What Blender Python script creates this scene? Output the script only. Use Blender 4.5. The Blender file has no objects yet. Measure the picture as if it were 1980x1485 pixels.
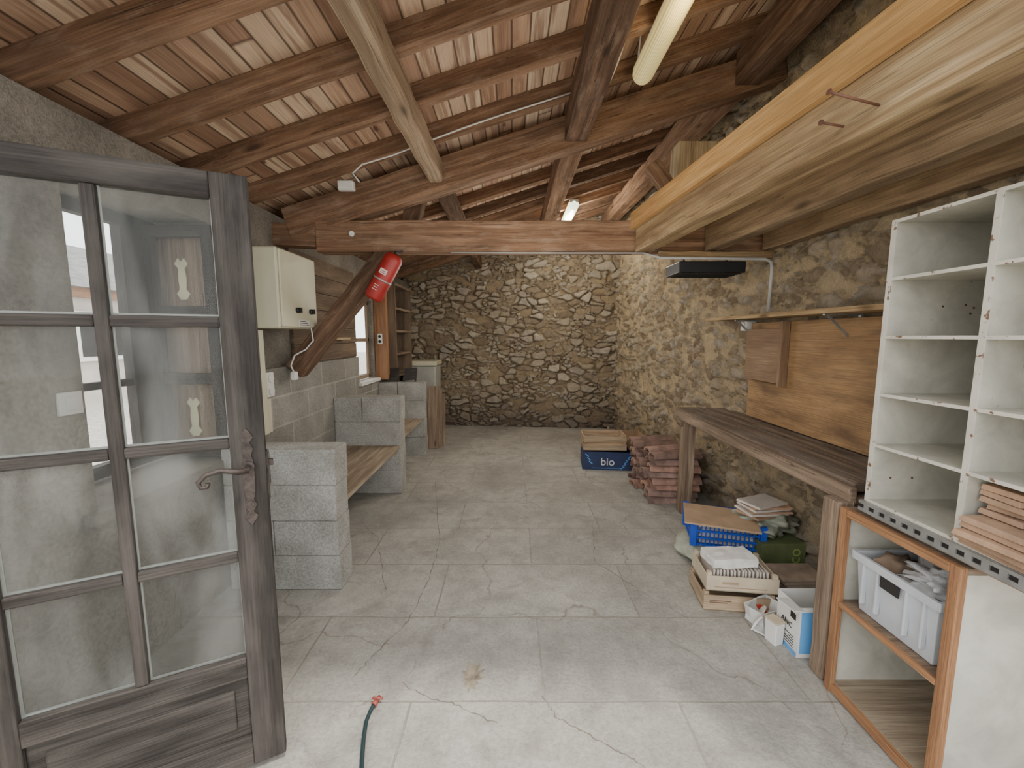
import bpy, bmesh, math, random
from mathutils import Vector, Matrix, Euler, noise
random.seed(7)
col = bpy.context.scene.collection
H = 1.45; F = 800.0; TH = math.atan(92/800); CT, ST = math.cos(TH), math.sin(TH)
def ray(px, py):
    u = (px-990)/F; v = -(py-742.5)/F
    return Vector((u, CT+v*ST, -ST+v*CT))
O = Vector((0, 0, H))
def PY(px, py, Y): d = ray(px, py); return O+d*(Y/d.y)
def PX(px, py, X): d = ray(px, py); return O+d*(X/d.x)
def PZ(px, py, z): d = ray(px, py); return O+d*((z-H)/d.z)
def RB(x): return 2.66+.31*(x+.52)          # underside of the rafters
def XR(y): return 1.63+.05*(6.45-y)         # right wall
def YB(x): return 6.59-.09*x                # back wall

# ------------------------------------------------------------ materials
class G:
    def __init__(s, name):
        s.mat = bpy.data.materials.new(name); s.mat.use_nodes = True
        s.t = s.mat.node_tree; s.p = s.t.nodes['Principled BSDF']
    def n(s, ty, **k):
        nd = s.t.nodes.new('ShaderNode'+ty)
        for a, b in k.items():
            key = a.replace('_', ' ')
            if key in nd.inputs:
                s.put(b, nd.inputs[key])
            else: setattr(nd, a, b)
        return nd
    def put(s, v, sock):
        if isinstance(v, bpy.types.NodeSocket): s.t.links.new(v, sock)
        else: sock.default_value = v
    def m(s, op, a, b=0.0, c=0.0):
        nd = s.t.nodes.new('ShaderNodeMath'); nd.operation = op
        s.put(a, nd.inputs[0]); s.put(b, nd.inputs[1]); s.put(c, nd.inputs[2]); return nd.outputs[0]
    def mix(s, f, a, b, blend='MIX'):
        nd = s.t.nodes.new('ShaderNodeMixRGB'); nd.blend_type = blend
        for v, i in ((f, 0), (a, 1), (b, 2)):
            if isinstance(v, tuple) and len(v) == 3: v = (*v, 1)
            s.put(v, nd.inputs[i])
        return nd.outputs[0]
    def ramp(s, f, stops):
        nd = s.t.nodes.new('ShaderNodeValToRGB'); e = nd.color_ramp.elements
        while len(e) < len(stops): e.new(.5)
        for el, (p, c) in zip(e, stops):
            el.position = p
            if not isinstance(c, tuple): c = (c, c, c)
            el.color = (*c, 1)
        s.put(f, nd.inputs[0]); return nd.outputs[0]
    def vmul(s, v, sc):
        nd = s.t.nodes.new('ShaderNodeMapping'); s.put(v, nd.inputs[0]); nd.inputs['Scale'].default_value = sc; return nd.outputs[0]
    def noise(s, v, sc, det=5, dist=0, rough=.55):
        nd = s.n('TexNoise', Scale=sc, Detail=det, Distortion=dist, Roughness=rough); s.put(v, nd.inputs['Vector']); return nd.outputs[0]
    def pos(s): return s.n('NewGeometry').outputs['Position']
    def objc(s): return s.n('TexCoord').outputs['Object']
    def fin(s, color, rough=.8, bump=None, bs=.3, bd=.01, **k):
        if isinstance(color, tuple) and len(color) == 3: color = (*color, 1)
        s.put(color, s.p.inputs['Base Color']); s.put(rough, s.p.inputs['Roughness'])
        for a, b in k.items(): s.put(b, s.p.inputs[a.replace('_', ' ')])
        if bump is not None:
            b = s.n('Bump', Strength=bs, Distance=bd); s.put(bump, b.inputs['Height'])
            s.t.links.new(b.outputs[0], s.p.inputs['Normal'])
        return s.mat

def plain(name, c, rough=.6, var=.12, sc=8, bd=.002, metal=0.0, orand=0.0):
    g = G(name); o = g.objc(); f = g.noise(o, sc, 6)
    d = tuple(x*(1-var*1.6) for x in c); l = tuple(min(1, x*(1+var)) for x in c)
    cc = g.ramp(f, [(.3, d), (.7, l)])
    if orand:
        r = g.n('ObjectInfo').outputs['Random']
        cc = g.mix(orand, cc, g.ramp(r, [(0, (.35, .33, .33)), (.5, (.9, .95, 1.0)), (1, (1.35, 1.15, 1.0))]), 'MULTIPLY')
    return g.fin(cc, rough, g.noise(o, sc*12, 3), .3, bd, Metallic=metal)
def worn(name, c, spot, lo=.62, hi=.68, sc=30, rough=.6, dark=.78):
    g = G(name); p = g.pos(); f = g.noise(p, 5, 8, .5, .65); s = g.noise(p, sc, 5, 0, .6)
    b = g.ramp(f, [(.32, tuple(x*dark for x in c)), (.62, c)])
    return g.fin(g.mix(g.ramp(s, [(lo, 0.0), (hi, 1.0)]), b, spot), rough, s, .2, .002)

def wood(name, dark, mid, light, rough=.75, blot=(0.1, .07, .05), blotamt=.35, knots=True, vs=22, dist=.5, dust=0.0, split=0.0, spec=.5):
    g = G(name); uv = g.n('TexCoord').outputs['UV']; r = g.n('ObjectInfo').outputs['Random']
    ad = g.n('VectorMath', operation='ADD'); g.put(uv, ad.inputs[0])
    cb = g.n('CombineXYZ'); g.put(g.m('MULTIPLY', r, 37.0), cb.inputs[0]); g.put(g.m('MULTIPLY', r, 91.0), cb.inputs[1])
    g.put(cb.outputs[0], ad.inputs[1]); v = ad.outputs[0]
    n1 = g.noise(g.vmul(v, (1.1, vs, 1)), 1, 7, dist)
    n2 = g.noise(g.vmul(v, (5, 150, 1)), 1, 4)
    c = g.ramp(n1, [(.3, dark), (.5, mid), (.7, light)])
    c = g.mix(.55, c, g.ramp(n2, [(.3, .3), (.65, 1.08)]), 'MULTIPLY')
    n3 = g.noise(g.vmul(v, (1.7, 6, 1)), 1.6, 6)
    c = g.mix(g.ramp(n3, [(.45, 0.0), (.7, blotamt)]), c, blot)
    if dust:
        n5 = g.noise(g.vmul(v, (3, 11, 1)), 1.7, 8, .3, .7)
        c = g.mix(g.ramp(n5, [(.5, 0.0), (.72, dust)]), c, (.42, .32, .235))
    if split:
        n6 = g.noise(g.vmul(v, (1.3, 60, 1)), 1, 2, .4)
        c = g.mix(g.ramp(g.m('ABSOLUTE', g.m('SUBTRACT', n6, .36)), [(.006, split), (.016, 0.0)]), c, (.03, .018, .012))
    if knots:
        vo = g.n('TexVoronoi', Scale=1.0); g.put(g.vmul(v, (1.6, 5, 1)), vo.inputs['Vector'])
        c = g.mix(g.ramp(vo.outputs['Distance'], [(.04, .8), (.11, 0.0)]), c, tuple(x*.35 for x in dark))
    g.p.inputs['Specular IOR Level'].default_value = spec
    return g.fin(c, rough, g.m('ADD', n2, n1), .5, .008)

M = {}
M['beam'] = wood('brown stained beam', (.145, .08, .046), (.265, .15, .088), (.40, .25, .155), .88, (.11, .07, .045), .6, dust=.45, split=.7, spec=.25)
M['beamdark'] = wood('dark stained beam', (.075, .043, .026), (.145, .083, .05), (.23, .14, .088), .88, dust=.35, split=.7, spec=.25)
M['oldpale'] = wood('old pale timber', (.24, .165, .10), (.40, .29, .185), (.56, .44, .31), .88, (.2, .13, .08), .6, split=.6)
M['joist'] = wood('sawn joist', (.25, .16, .08), (.42, .29, .15), (.60, .45, .26), .88, (.17, .105, .055), .75, split=.5, spec=.3)
M['joistdark'] = wood('weathered sawn joist', (.17, .112, .066), (.30, .21, .125), (.46, .345, .215), .88, (.13, .086, .05), .75, split=.5, spec=.3)
M['lath'] = wood('orange lath', (.50, .27, .09), (.63, .37, .14), (.73, .47, .21), .75, (.38, .20, .07), .6)
M['pine'] = wood('pale pine', (.42, .30, .17), (.58, .44, .26), (.72, .58, .38), .75)
M['seat'] = wood('weathered seat plank', (.24, .18, .12), (.36, .285, .20), (.49, .405, .295), .85, (.16, .115, .08), .65)
M['bench'] = wood('old bench top', (.085, .06, .043), (.165, .12, .086), (.29, .225, .17), .85, (.28, .25, .21), .5, split=.8)
M['benchleg'] = wood('bench leg', (.15, .10, .065), (.26, .185, .125), (.40, .30, .21), .88, split=.7)
M['ply'] = wood('stained plywood', (.27, .15, .065), (.35, .205, .09), (.43, .265, .125), .7, (.14, .08, .042), .9, False, vs=2.2, dist=1.5)
M['ply2'] = wood('brown plywood', (.22, .135, .075), (.28, .175, .10), (.34, .22, .135), .75, (.15, .09, .05), .6, False, vs=2.5, dist=1.2)
M['panel'] = wood('grey brown plank panel', (.10, .068, .045), (.17, .12, .08), (.26, .185, .125), .8, vs=9)
M['orangewood'] = wood('varnished orange wood', (.28, .13, .055), (.37, .18, .08), (.46, .25, .12), .6, (.20, .10, .05), .7, False)
M['doorwood'] = wood('dark weathered door', (.022, .018, .0155), (.038, .032, .028), (.072, .062, .054), .72, (.11, .097, .085), .5, False, spec=.25)
M['black'] = plain('black metal', (.012, .012, .013), .4)
M['white'] = worn('white painted board', (.58, .56, .475), (.32, .25, .17), .71, .75, 20, dark=.66)
M['whiteedge'] = worn('chipped white edge', (.64, .61, .52), (.17, .09, .045), .60, .64, 34)
M['cream'] = plain('cream enamel', (.60, .575, .42), .4, .06, 3)
M['plastic'] = plain('white plastic', (.70, .69, .65), .45, .05)
M['greyplastic'] = plain('pale grey plastic', (.50, .52, .54), .45, .08)
M['binplastic'] = plain('grey bin plastic', (.38, .38, .34), .6, .1)
M['blueplastic'] = plain('blue plastic', (.02, .085, .50), .4, .1)
M['bluecard'] = plain('navy card', (.018, .034, .10), .6, .15)
M['paleblue'] = plain('sky blue print', (.12, .34, .66), .6, .05)
M['card'] = plain('brown cardboard', (.40, .275, .17), .85, .12)
M['creamcard'] = plain('cream fruit carton', (.56, .47, .34), .85, .12)
M['greencard'] = plain('green printed card', (.14, .17, .07), .7, .2)
M['lime'] = plain('lime print', (.30, .42, .10), .7, .05)
M['bag'] = plain('crumpled grey green bag', (.27, .285, .22), .45, .3, 12, .01)
M['clearbag'] = plain('clear plastic bag', (.56, .56, .55), .25, .2, 14, .01)
M['sack'] = plain('greenish white sack', (.42, .44, .35), .7, .2, 9, .01)
M['crate'] = wood('fruit crate wood', (.36, .25, .15), (.49, .36, .23), (.62, .49, .33), .85, knots=False)
M['printred'] = plain('red print', (.55, .05, .03), .6)
M['terracotta'] = plain('terracotta', (.37, .235, .185), .94, .4, 7, .006, orand=.75)
M['floortile'] = plain('tan clay floor tile', (.42, .27, .17), .85, .2, 12, .004, orand=.35)
M['whitetile'] = plain('pale ceramic tile', (.58, .52, .46), .4, .1)
M['greytile'] = plain('grey brown tile', (.30, .25, .20), .7, .25, orand=.6)
M['plaster'] = plain('white plaster block', (.74, .72, .68), .9, .08, 20, .006)
M['red'] = plain('red enamel', (.31, .018, .014), .45, .12)
M['dullred'] = plain('dull red fitting', (.25, .055, .04), .6, .2)
M['iron'] = plain('aged dark iron', (.085, .068, .06), .55, .35, 40, .004, .7)
M['steel'] = plain('galvanised steel', (.42, .42, .41), .45, .15, 20, .002, .7)
M['nail'] = plain('rusty nail', (.14, .06, .035), .7, .2)
M['conduit'] = plain('grey conduit', (.45, .44, .41), .6)
M['hose'] = plain('dark hose', (.012, .032, .036), .5)
M['yellowhinge'] = plain('pale yellow strap', (.66, .63, .40), .5)
M['dark'] = plain('dark gap', (.02, .017, .015), .9)
M['darkwood'] = plain('blackened slat', (.04, .032, .028), .8)
M['gravel'] = plain('gravel', (.50, .47, .42), .95, .3, 30, .02)
M['house'] = plain('render house wall', (.52, .47, .42), .9, .1, 2)
M['slate'] = plain('grey slates', (.20, .195, .19), .85, .25, 6)

def concrete(name, a, b, sc=4, bd=.012, bs=.6):
    g = G(name); p = g.pos(); n = g.noise(p, sc, 8, 0, .6); f = g.noise(p, 90, 4, 0, .7)
    c = g.ramp(n, [(.3, a), (.7, b)])
    c = g.mix(.6, c, g.ramp(f, [(.35, .4), (.6, 1.05)]), 'MULTIPLY')
    return g.fin(c, .94, g.m('ADD', f, g.m('MULTIPLY', n, .8)), bs, bd)
M['block'] = concrete('grey concrete block', (.29, .28, .25), (.48, .47, .43), 5, .006)
M['rough'] = concrete('roughcast cement wall', (.16, .14, .112), (.38, .345, .29), 2.5, .02, .8)
g = G('block wall lower'); p = g.pos(); sx = g.n('SeparateXYZ'); g.put(p, sx.inputs[0]); cb = g.n('CombineXYZ')
g.put(sx.outputs[1], cb.inputs[0]); g.put(sx.outputs[2], cb.inputs[1])
br = g.n('TexBrick', Scale=1.0, Mortar_Size=.008, Brick_Width=.5, Row_Height=.207, Bias=0.0)
g.put(cb.outputs[0], br.inputs['Vector']); br.inputs['Color1'].default_value = (.25, .24, .21, 1); br.inputs['Color2'].default_value = (.34, .33, .295, 1); br.inputs['Mortar'].default_value = (.42, .40, .35, 1)
f = g.noise(p, 80, 4); f2 = g.noise(p, 4, 8, 0, .6)
cc = g.mix(.5, br.outputs[0], g.ramp(f, [(.35, .5), (.6, 1.0)]), 'MULTIPLY'); cc = g.mix(.6, cc, g.ramp(f2, [(.3, .6), (.65, 1.15)]), 'MULTIPLY')
M['wallblock'] = g.fin(cc, .95, g.m('ADD', f, br.outputs['Fac']), .5, .01)

# stone wall, colours driven by the vertex attribute written with the relief
def stone(name, ramp, mortar, dirt, dirtcol, low, mult):
    g = G(name); at = g.n('Attribute', attribute_name='stone'); sp = g.n('SeparateColor'); g.put(at.outputs['Color'], sp.inputs[0])
    p = g.pos(); n = g.noise(p, 18, 9, 0, .7); fine = g.noise(p, 85, 5, 0, .75); big = g.noise(p, 1.1, 4)
    c = g.ramp(sp.outputs[0], ramp)
    c = g.mix(mult, c, g.ramp(n, [(.3, .45), (.62, 1.2)]), 'MULTIPLY')
    mk = g.m('ADD', sp.outputs[1], g.m('MULTIPLY', g.m('SUBTRACT', n, .5), 1.4))
    mo = g.mix(mult, mortar, g.ramp(g.m('MULTIPLY', g.m('ADD', fine, n), .5), [(.35, .48), (.6, 1.2)]), 'MULTIPLY')
    c = g.mix(g.ramp(mk, [(.35, 0.0), (.6, 1.0)]), mo, c)
    c = g.mix(g.ramp(sp.outputs[2], [(0, .0), (1, .85)]), c, (.085, .06, .04))
    c = g.mix(g.ramp(big, [(.4, 0.0), (.75, dirt)]), c, dirtcol)
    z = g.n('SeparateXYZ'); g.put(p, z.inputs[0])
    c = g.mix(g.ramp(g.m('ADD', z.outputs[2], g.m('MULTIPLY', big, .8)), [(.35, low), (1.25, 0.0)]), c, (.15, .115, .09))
    return g.fin(c, .95, g.m('ADD', n, fine), 1.0, .03)
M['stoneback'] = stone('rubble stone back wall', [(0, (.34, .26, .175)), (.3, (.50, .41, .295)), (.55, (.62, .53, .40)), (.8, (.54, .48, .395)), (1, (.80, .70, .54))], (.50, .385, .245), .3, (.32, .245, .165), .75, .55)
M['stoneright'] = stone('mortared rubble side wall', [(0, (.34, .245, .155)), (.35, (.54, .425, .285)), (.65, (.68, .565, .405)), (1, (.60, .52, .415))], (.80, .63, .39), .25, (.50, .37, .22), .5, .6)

# floor
g = G('scored concrete floor'); p = g.pos()
dn = g.n('TexNoise', Scale=3.0, Detail=4); g.put(p, dn.inputs['Vector'])
w = g.n('VectorMath', operation='SCALE'); g.put(dn.outputs['Color'], w.inputs[0]); w.inputs['Scale'].default_value = .02
a = g.n('VectorMath', operation='ADD'); g.put(p, a.inputs[0]); g.put(w.outputs[0], a.inputs[1])
a2 = g.n('VectorMath', operation='ADD'); g.put(a.outputs[0], a2.inputs[0]); a2.inputs[1].default_value = (-.14, -.01, 0)
br = g.n('TexBrick', Scale=1.0, Mortar_Size=.005, Mortar_Smooth=.3, Brick_Width=1.07, Row_Height=.5, Bias=0.0)
g.put(a2.outputs[0], br.inputs['Vector']); br.inputs['Color1'].default_value = (0, 0, 0, 1); br.inputs['Color2'].default_value = (1, 1, 1, 1); br.inputs['Mortar'].default_value = (.5, .5, .5, 1)
n = g.noise(p, 1.3, 8, .3, .6); n2 = g.noise(p, 9, 8, 0, .65); f = g.noise(p, 60, 5, 0, .7); n4 = g.noise(p, 3.2, 7, 1.2, .6)
c = g.mix(br.outputs[0], (.365, .35, .31), (.41, .395, .35))
c = g.mix(.65, c, g.ramp(n, [(.3, .5), (.62, 1.14)]), 'MULTIPLY')
c = g.mix(.5, c, g.ramp(n2, [(.3, .6), (.6, 1.12)]), 'MULTIPLY')
c = g.mix(.4, c, g.ramp(f, [(.35, .55), (.6, 1.12)]), 'MULTIPLY')
c = g.mix(g.ramp(n4, [(.54, 0.0), (.68, .5)]), c, (.20, .185, .155))
c = g.mix(g.ramp(g.noise(p, 5, 6, .5), [(.62, 0.0), (.72, .4)]), c, (.52, .50, .455))
jf = g.m('MULTIPLY', br.outputs['Fac'], g.ramp(n2, [(.38, .25), (.62, .85)]))
c = g.mix(jf, c, (.22, .20, .165))
vc = g.n('TexVoronoi', feature='DISTANCE_TO_EDGE', Scale=.8)
nz_ = g.n('TexNoise', Scale=2.5, Detail=9); g.put(p, nz_.inputs['Vector'])
dd = g.n('VectorMath', operation='SCALE'); g.put(nz_.outputs['Color'], dd.inputs[0]); dd.inputs['Scale'].default_value = .5
ad = g.n('VectorMath', operation='ADD'); g.put(p, ad.inputs[0]); g.put(dd.outputs[0], ad.inputs[1]); g.put(ad.outputs[0], vc.inputs['Vector'])
ck = g.m('MULTIPLY', g.ramp(vc.outputs[0], [(.001, .75), (.0045, 0.0)]), g.ramp(n, [(.44, 0.0), (.52, 1.0)]))
c = g.mix(ck, c, (.16, .135, .10))
M['floor'] = g.fin(c, g.ramp(n2, [(.3, .7), (.7, .92)]), g.m('SUBTRACT', g.m('ADD', f, n2), g.m('MULTIPLY', br.outputs['Fac'], 1.8)), .5, .008)
M['crack'] = plain('crack fill', (.18, .15, .12), .95)
M['patch'] = plain('worn patch', (.29, .245, .18), .95, .35, 25, .01)

# roof boards
g = G('tongue and groove roof boards'); p = g.pos(); s3 = g.n('SeparateXYZ'); g.put(p, s3.inputs[0])
x = g.m('DIVIDE', s3.outputs[0], .092); idx = g.m('FLOOR', x); fr = g.m('FRACT', x)
wn = g.n('TexWhiteNoise', noise_dimensions='1D'); g.put(idx, wn.inputs['W'])
y = g.m('ADD', g.m('DIVIDE', s3.outputs[1], 1.7), g.m('MULTIPLY', wn.outputs[0], 7.0)); idy = g.m('FLOOR', y)
cb = g.n('CombineXYZ'); g.put(idx, cb.inputs[0]); g.put(idy, cb.inputs[1])
w2 = g.n('TexWhiteNoise', noise_dimensions='2D'); g.put(cb.outputs[0], w2.inputs['Vector'])
off = g.n('VectorMath', operation='ADD'); g.put(p, off.inputs[0])
cc = g.n('CombineXYZ'); g.put(g.m('MULTIPLY', w2.outputs[0], 20.0), cc.inputs[1]); g.put(cc.outputs[0], off.inputs[1])
gr = g.noise(g.vmul(off.outputs[0], (13, .9, 0)), 1, 5, 1.0); fg = g.noise(g.vmul(off.outputs[0], (140, 4, 0)), 1, 3)
ba = g.ramp(w2.outputs[0], [(0, (.54, .35, .225)), (.3, (.66, .46, .31)), (.55, (.76, .58, .41)), (.75, (.50, .31, .20)), (1, (.38, .23, .145))])
c = g.mix(g.ramp(gr, [(.48, 0.0), (.59, .75)]), ba, (.28, .155, .095))
c = g.mix(.45, c, g.ramp(fg, [(.3, .4), (.65, 1.08)]), 'MULTIPLY')
vo = g.n('TexVoronoi', Scale=1.0); g.put(g.vmul(off.outputs[0], (7, 2.6, 0)), vo.inputs['Vector'])
c = g.mix(g.ramp(vo.outputs['Distance'], [(.07, .9), (.13, 0.0)]), c, (.12, .05, .03))
gm = g.ramp(g.m('ABSOLUTE', g.m('SUBTRACT', fr, .5)), [(.435, 0.0), (.475, 1.0)])
c = g.mix(g.m('MULTIPLY', gm, .85), c, (.08, .045, .027))
fy = g.ramp(g.m('ABSOLUTE', g.m('SUBTRACT', g.m('FRACT', y), .5)), [(.494, 0.0), (.498, .8)])
c = g.mix(fy, c, (.08, .04, .03))
M['boards'] = g.fin(c, .8, g.m('SUBTRACT', fg, g.m('MULTIPLY', gm, 3.0)), .4, .006)

def glassmat(name, haze, tint=(.94, .955, .95), ior=1.18):
    m = bpy.data.materials.new(name); m.use_nodes = True; t = m.node_tree; t.nodes.clear()
    o = t.nodes.new('ShaderNodeOutputMaterial'); tr = t.nodes.new('ShaderNodeBsdfTransparent'); tr.inputs[0].default_value = (*tint, 1)
    gl = t.nodes.new('ShaderNodeBsdfGlossy'); gl.inputs['Roughness'].default_value = .03
    df = t.nodes.new('ShaderNodeBsdfDiffuse'); df.inputs[0].default_value = (.5, .5, .47, 1)
    fr = t.nodes.new('ShaderNodeFresnel'); fr.inputs[0].default_value = ior
    tc = t.nodes.new('ShaderNodeNewGeometry'); no = t.nodes.new('ShaderNodeTexNoise'); no.inputs['Scale'].default_value = 3.0; no.inputs['Detail'].default_value = 6; no.inputs['Distortion'].default_value = .6; no.inputs['Roughness'].default_value = .55
    mp = t.nodes.new('ShaderNodeMapping'); mp.inputs['Scale'].default_value = (2.2, 2.2, .6); mp.inputs['Rotation'].default_value = (.4, .6, 0)
    t.links.new(tc.outputs['Position'], mp.inputs[0]); t.links.new(mp.outputs[0], no.inputs['Vector'])
    rp = t.nodes.new('ShaderNodeValToRGB'); rp.color_ramp.elements[0].position = .42; rp.color_ramp.elements[0].color = (haze*.2,)*3+(1,); rp.color_ramp.elements[1].position = .75; rp.color_ramp.elements[1].color = (haze,)*3+(1,)
    t.links.new(no.outputs[0], rp.inputs[0])
    m1 = t.nodes.new('ShaderNodeMixShader'); m2 = t.nodes.new('ShaderNodeMixShader')
    t.links.new(fr.outputs[0], m1.inputs[0]); t.links.new(tr.outputs[0], m1.inputs[1]); t.links.new(gl.outputs[0], m1.inputs[2])
    t.links.new(rp.outputs[0], m2.inputs[0]); t.links.new(m1.outputs[0], m2.inputs[1]); t.links.new(df.outputs[0], m2.inputs[2]); t.links.new(m2.outputs[0], o.inputs[0])
    return m
M['glass'] = glassmat('dusty door glass', .16)
M['clearglass'] = glassmat('clean window glass', .04, (.98, .98, .98), 1.04)
def emit(name, c, st, base=None, ribs=False):
    g = G(name)
    if not ribs: return g.fin((*(base or c), 1), .4, None, Emission_Color=(*c, 1), Emission_Strength=st)
    o = g.n('SeparateXYZ'); g.put(g.objc(), o.inputs[0])
    s = g.m('FRACT', g.m('MULTIPLY', o.outputs[0], 110.0)); r = g.ramp(s, [(0, .55), (.5, 1.0), (1, .55)])
    e = g.mix(1.0, (*c, 1), r, 'MULTIPLY'); b = g.mix(1.0, (*base, 1), r, 'MULTIPLY')
    return g.fin(b, .5, None, Emission_Color=e, Emission_Strength=st)
M['tubewarm'] = emit('warm ribbed diffuser', (1, .80, .32), .55, (.7, .58, .25), True)
M['tubewhite'] = emit('white ribbed diffuser', (.9, 1, .78), 2.2)

# ------------------------------------------------------------ mesh builder
class MB:
    def __init__(s):
        s.bm = bmesh.new(); s.uv = s.bm.loops.layers.uv.new('UVMap')
    def hexa(s, P, L):
        vs = [s.bm.verts.new(p) for p in P]
        r = random.random()*5
        dims = [max(l[i] for l in L)-min(l[i] for l in L) for i in range(3)]
        ax = dims.index(max(dims))
        for k, f in enumerate(((0, 3, 2, 1), (4, 5, 6, 7), (0, 1, 5, 4), (1, 2, 6, 5), (2, 3, 7, 6), (3, 0, 4, 7))):
            fc = s.bm.faces.new([vs[i] for i in f])
            na = {0: 2, 1: 2, 2: 1, 3: 0, 4: 1, 5: 0}[k]
            oth = [i for i in range(3) if i != na]
            ua = ax if ax in oth else oth[0]; va = [i for i in oth if i != ua][0]
            for lp, i in zip(fc.loops, f): lp[s.uv].uv = (L[i][ua]+r, L[i][va]+r+k*.37)
    def box(s, c, d, rot=None, top=None):
        c = Vector(c); x, y, z = (q/2 for q in d); tx = ty = 1
        if top: tx, ty = top
        L = [(-x, -y, -z), (x, -y, -z), (x, y, -z), (-x, y, -z), (-x*tx, -y*ty, z), (x*tx, -y*ty, z), (x*tx, y*ty, z), (-x*tx, y*ty, z)]
        R = Matrix.Identity(3) if rot is None else (Matrix.Rotation(rot, 3, 'Z') if isinstance(rot, (int, float)) else rot)
        s.hexa([c+R@Vector(l) for l in L], L); return s
    def b2(s, x0, x1, y0, y1, z0, z1): return s.box(((x0+x1)/2, (y0+y1)/2, (z0+z1)/2), (x1-x0, y1-y0, z1-z0))
    def beam(s, p0, p1, w, h, seg=1, jit=0.0, up=Vector((0, 0, 1))):
        p0, p1 = Vector(p0), Vector(p1); d = (p1-p0); ln = d.length; d.normalize()
        sd = d.cross(up).normalized(); u = sd.cross(d).normalized()
        rings = []
        r = random.random()*9
        for i in range(seg+1):
            t = i/seg; c = p0+d*ln*t
            c = c+sd*random.uniform(-jit, jit)+u*random.uniform(-jit, jit)
            ww = w*(1+random.uniform(-jit, jit)*3); hh = h*(1+random.uniform(-jit, jit)*3)
            rings.append([s.bm.verts.new(c+sd*a*ww/2+u*b*hh/2) for a, b in ((-1, -1), (1, -1), (1, 1), (-1, 1))])
        vv = [0, w, w+h, 2*w+h, 2*w+2*h]
        for i in range(seg):
            for k in range(4):
                a, b = rings[i], rings[i+1]; k2 = (k+1) % 4
                fc = s.bm.faces.new([a[k], b[k], b[k2], a[k2]])
                for lp, (uu, v2) in zip(fc.loops, ((i, k), (i+1, k), (i+1, k+1), (i, k+1))): lp[s.uv].uv = (uu/seg*ln+r, vv[v2]+r)
        for rg in (rings[0][::-1], rings[-1]):
            fc = s.bm.faces.new(rg)
            for lp, q in zip(fc.loops, ((0, 0), (w, 0), (w, h), (0, h))): lp[s.uv].uv = (q[0]*.2, q[1])
        return s
    def cyl(s, p0, p1, r0, r1=None, n=14, caps=True):
        return s.tube([p0, p1], [r0, r0 if r1 is None else r1], n, caps)
    def tube(s, pts, r, n=8, caps=True):
        pts = [Vector(p) for p in pts]
        if not isinstance(r, (list, tuple)): r = [r]*len(pts)
        rings = []; prev = None
        for i, p in enumerate(pts):
            a = pts[max(0, i-1)]; b = pts[min(len(pts)-1, i+1)]; d = (b-a).normalized()
            if prev is None:
                q = Vector((0, 0, 1)) if abs(d.z) < .9 else Vector((1, 0, 0)); prev = d.cross(q).normalized()
            prev = (prev-d*prev.dot(d)).normalized(); e = d.cross(prev)
            rings.append([s.bm.verts.new(p+(prev*math.cos(2*math.pi*k/n)+e*math.sin(2*math.pi*k/n))*r[i]) for k in range(n)])
        for A, B in zip(rings, rings[1:]):
            for k in range(n):
                s.bm.faces.new([A[k], A[(k+1) % n], B[(k+1) % n], B[k]]).smooth = True
        if caps: s.bm.faces.new(rings[0][::-1]); s.bm.faces.new(rings[-1])
        return s
    def prism(s, poly, off):
        A = [s.bm.verts.new(Vector(p)) for p in poly]; B = [s.bm.verts.new(Vector(p)+Vector(off)) for p in poly]
        n = len(poly); s.bm.faces.new(A[::-1]); s.bm.faces.new(B)
        for i in range(n): s.bm.faces.new([A[i], A[(i+1) % n], B[(i+1) % n], B[i]])
        return s
    def openbox(s, c, d, t, rot=0.0, flare=1.0):
        R = Matrix.Rotation(rot, 3, 'Z'); c = Vector(c); x, y, z = d
        P = []
        for k, (zz, ins) in enumerate(((-z/2, 0), (z/2, 0), (z/2, t), (-z/2+t, t))):
            f = 1.0 if zz > z/2-1e-6 else 1/flare
            P.append([s.bm.verts.new(c+R@Vector((sx*(x/2*f-ins), sy*(y/2*f-ins), zz))) for sx, sy in ((-1, -1), (1, -1), (1, 1), (-1, 1))])
        s.bm.faces.new(P[0][::-1]); s.bm.faces.new(P[3])
        for A, B in zip(P, P[1:]):
            for k in range(4):
                fc = s.bm.faces.new([A[k], A[(k+1) % 4], B[(k+1) % 4], B[k]])
                for lp, q in zip(fc.loops, ((0, 0), (.4, 0), (.4, .15), (0, .15))): lp[s.uv].uv = q
        return s
    def blob(s, c, r, seed=0, amp=.25, sub=3, fr=3.0):
        res = bmesh.ops.create_icosphere(s.bm, subdivisions=sub, radius=1)
        for v in res['verts']:
            k = 1+amp*noise.noise(v.co*fr+Vector((seed, seed*2, 0)))*1.6
            v.co = Vector((v.co.x*r[0]*k, v.co.y*r[1]*k, v.co.z*r[2]*k))+Vector(c)
        for v in res['verts']:
            for f in v.link_faces: f.smooth = True
        return s
    def crumple(s, amp, fr, cuts=4):
        bmesh.ops.subdivide_edges(s.bm, edges=s.bm.edges[:], cuts=cuts, use_grid_fill=True)
        for v in s.bm.verts: v.co += noise.noise_vector(v.co*fr)*amp
        return s
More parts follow.
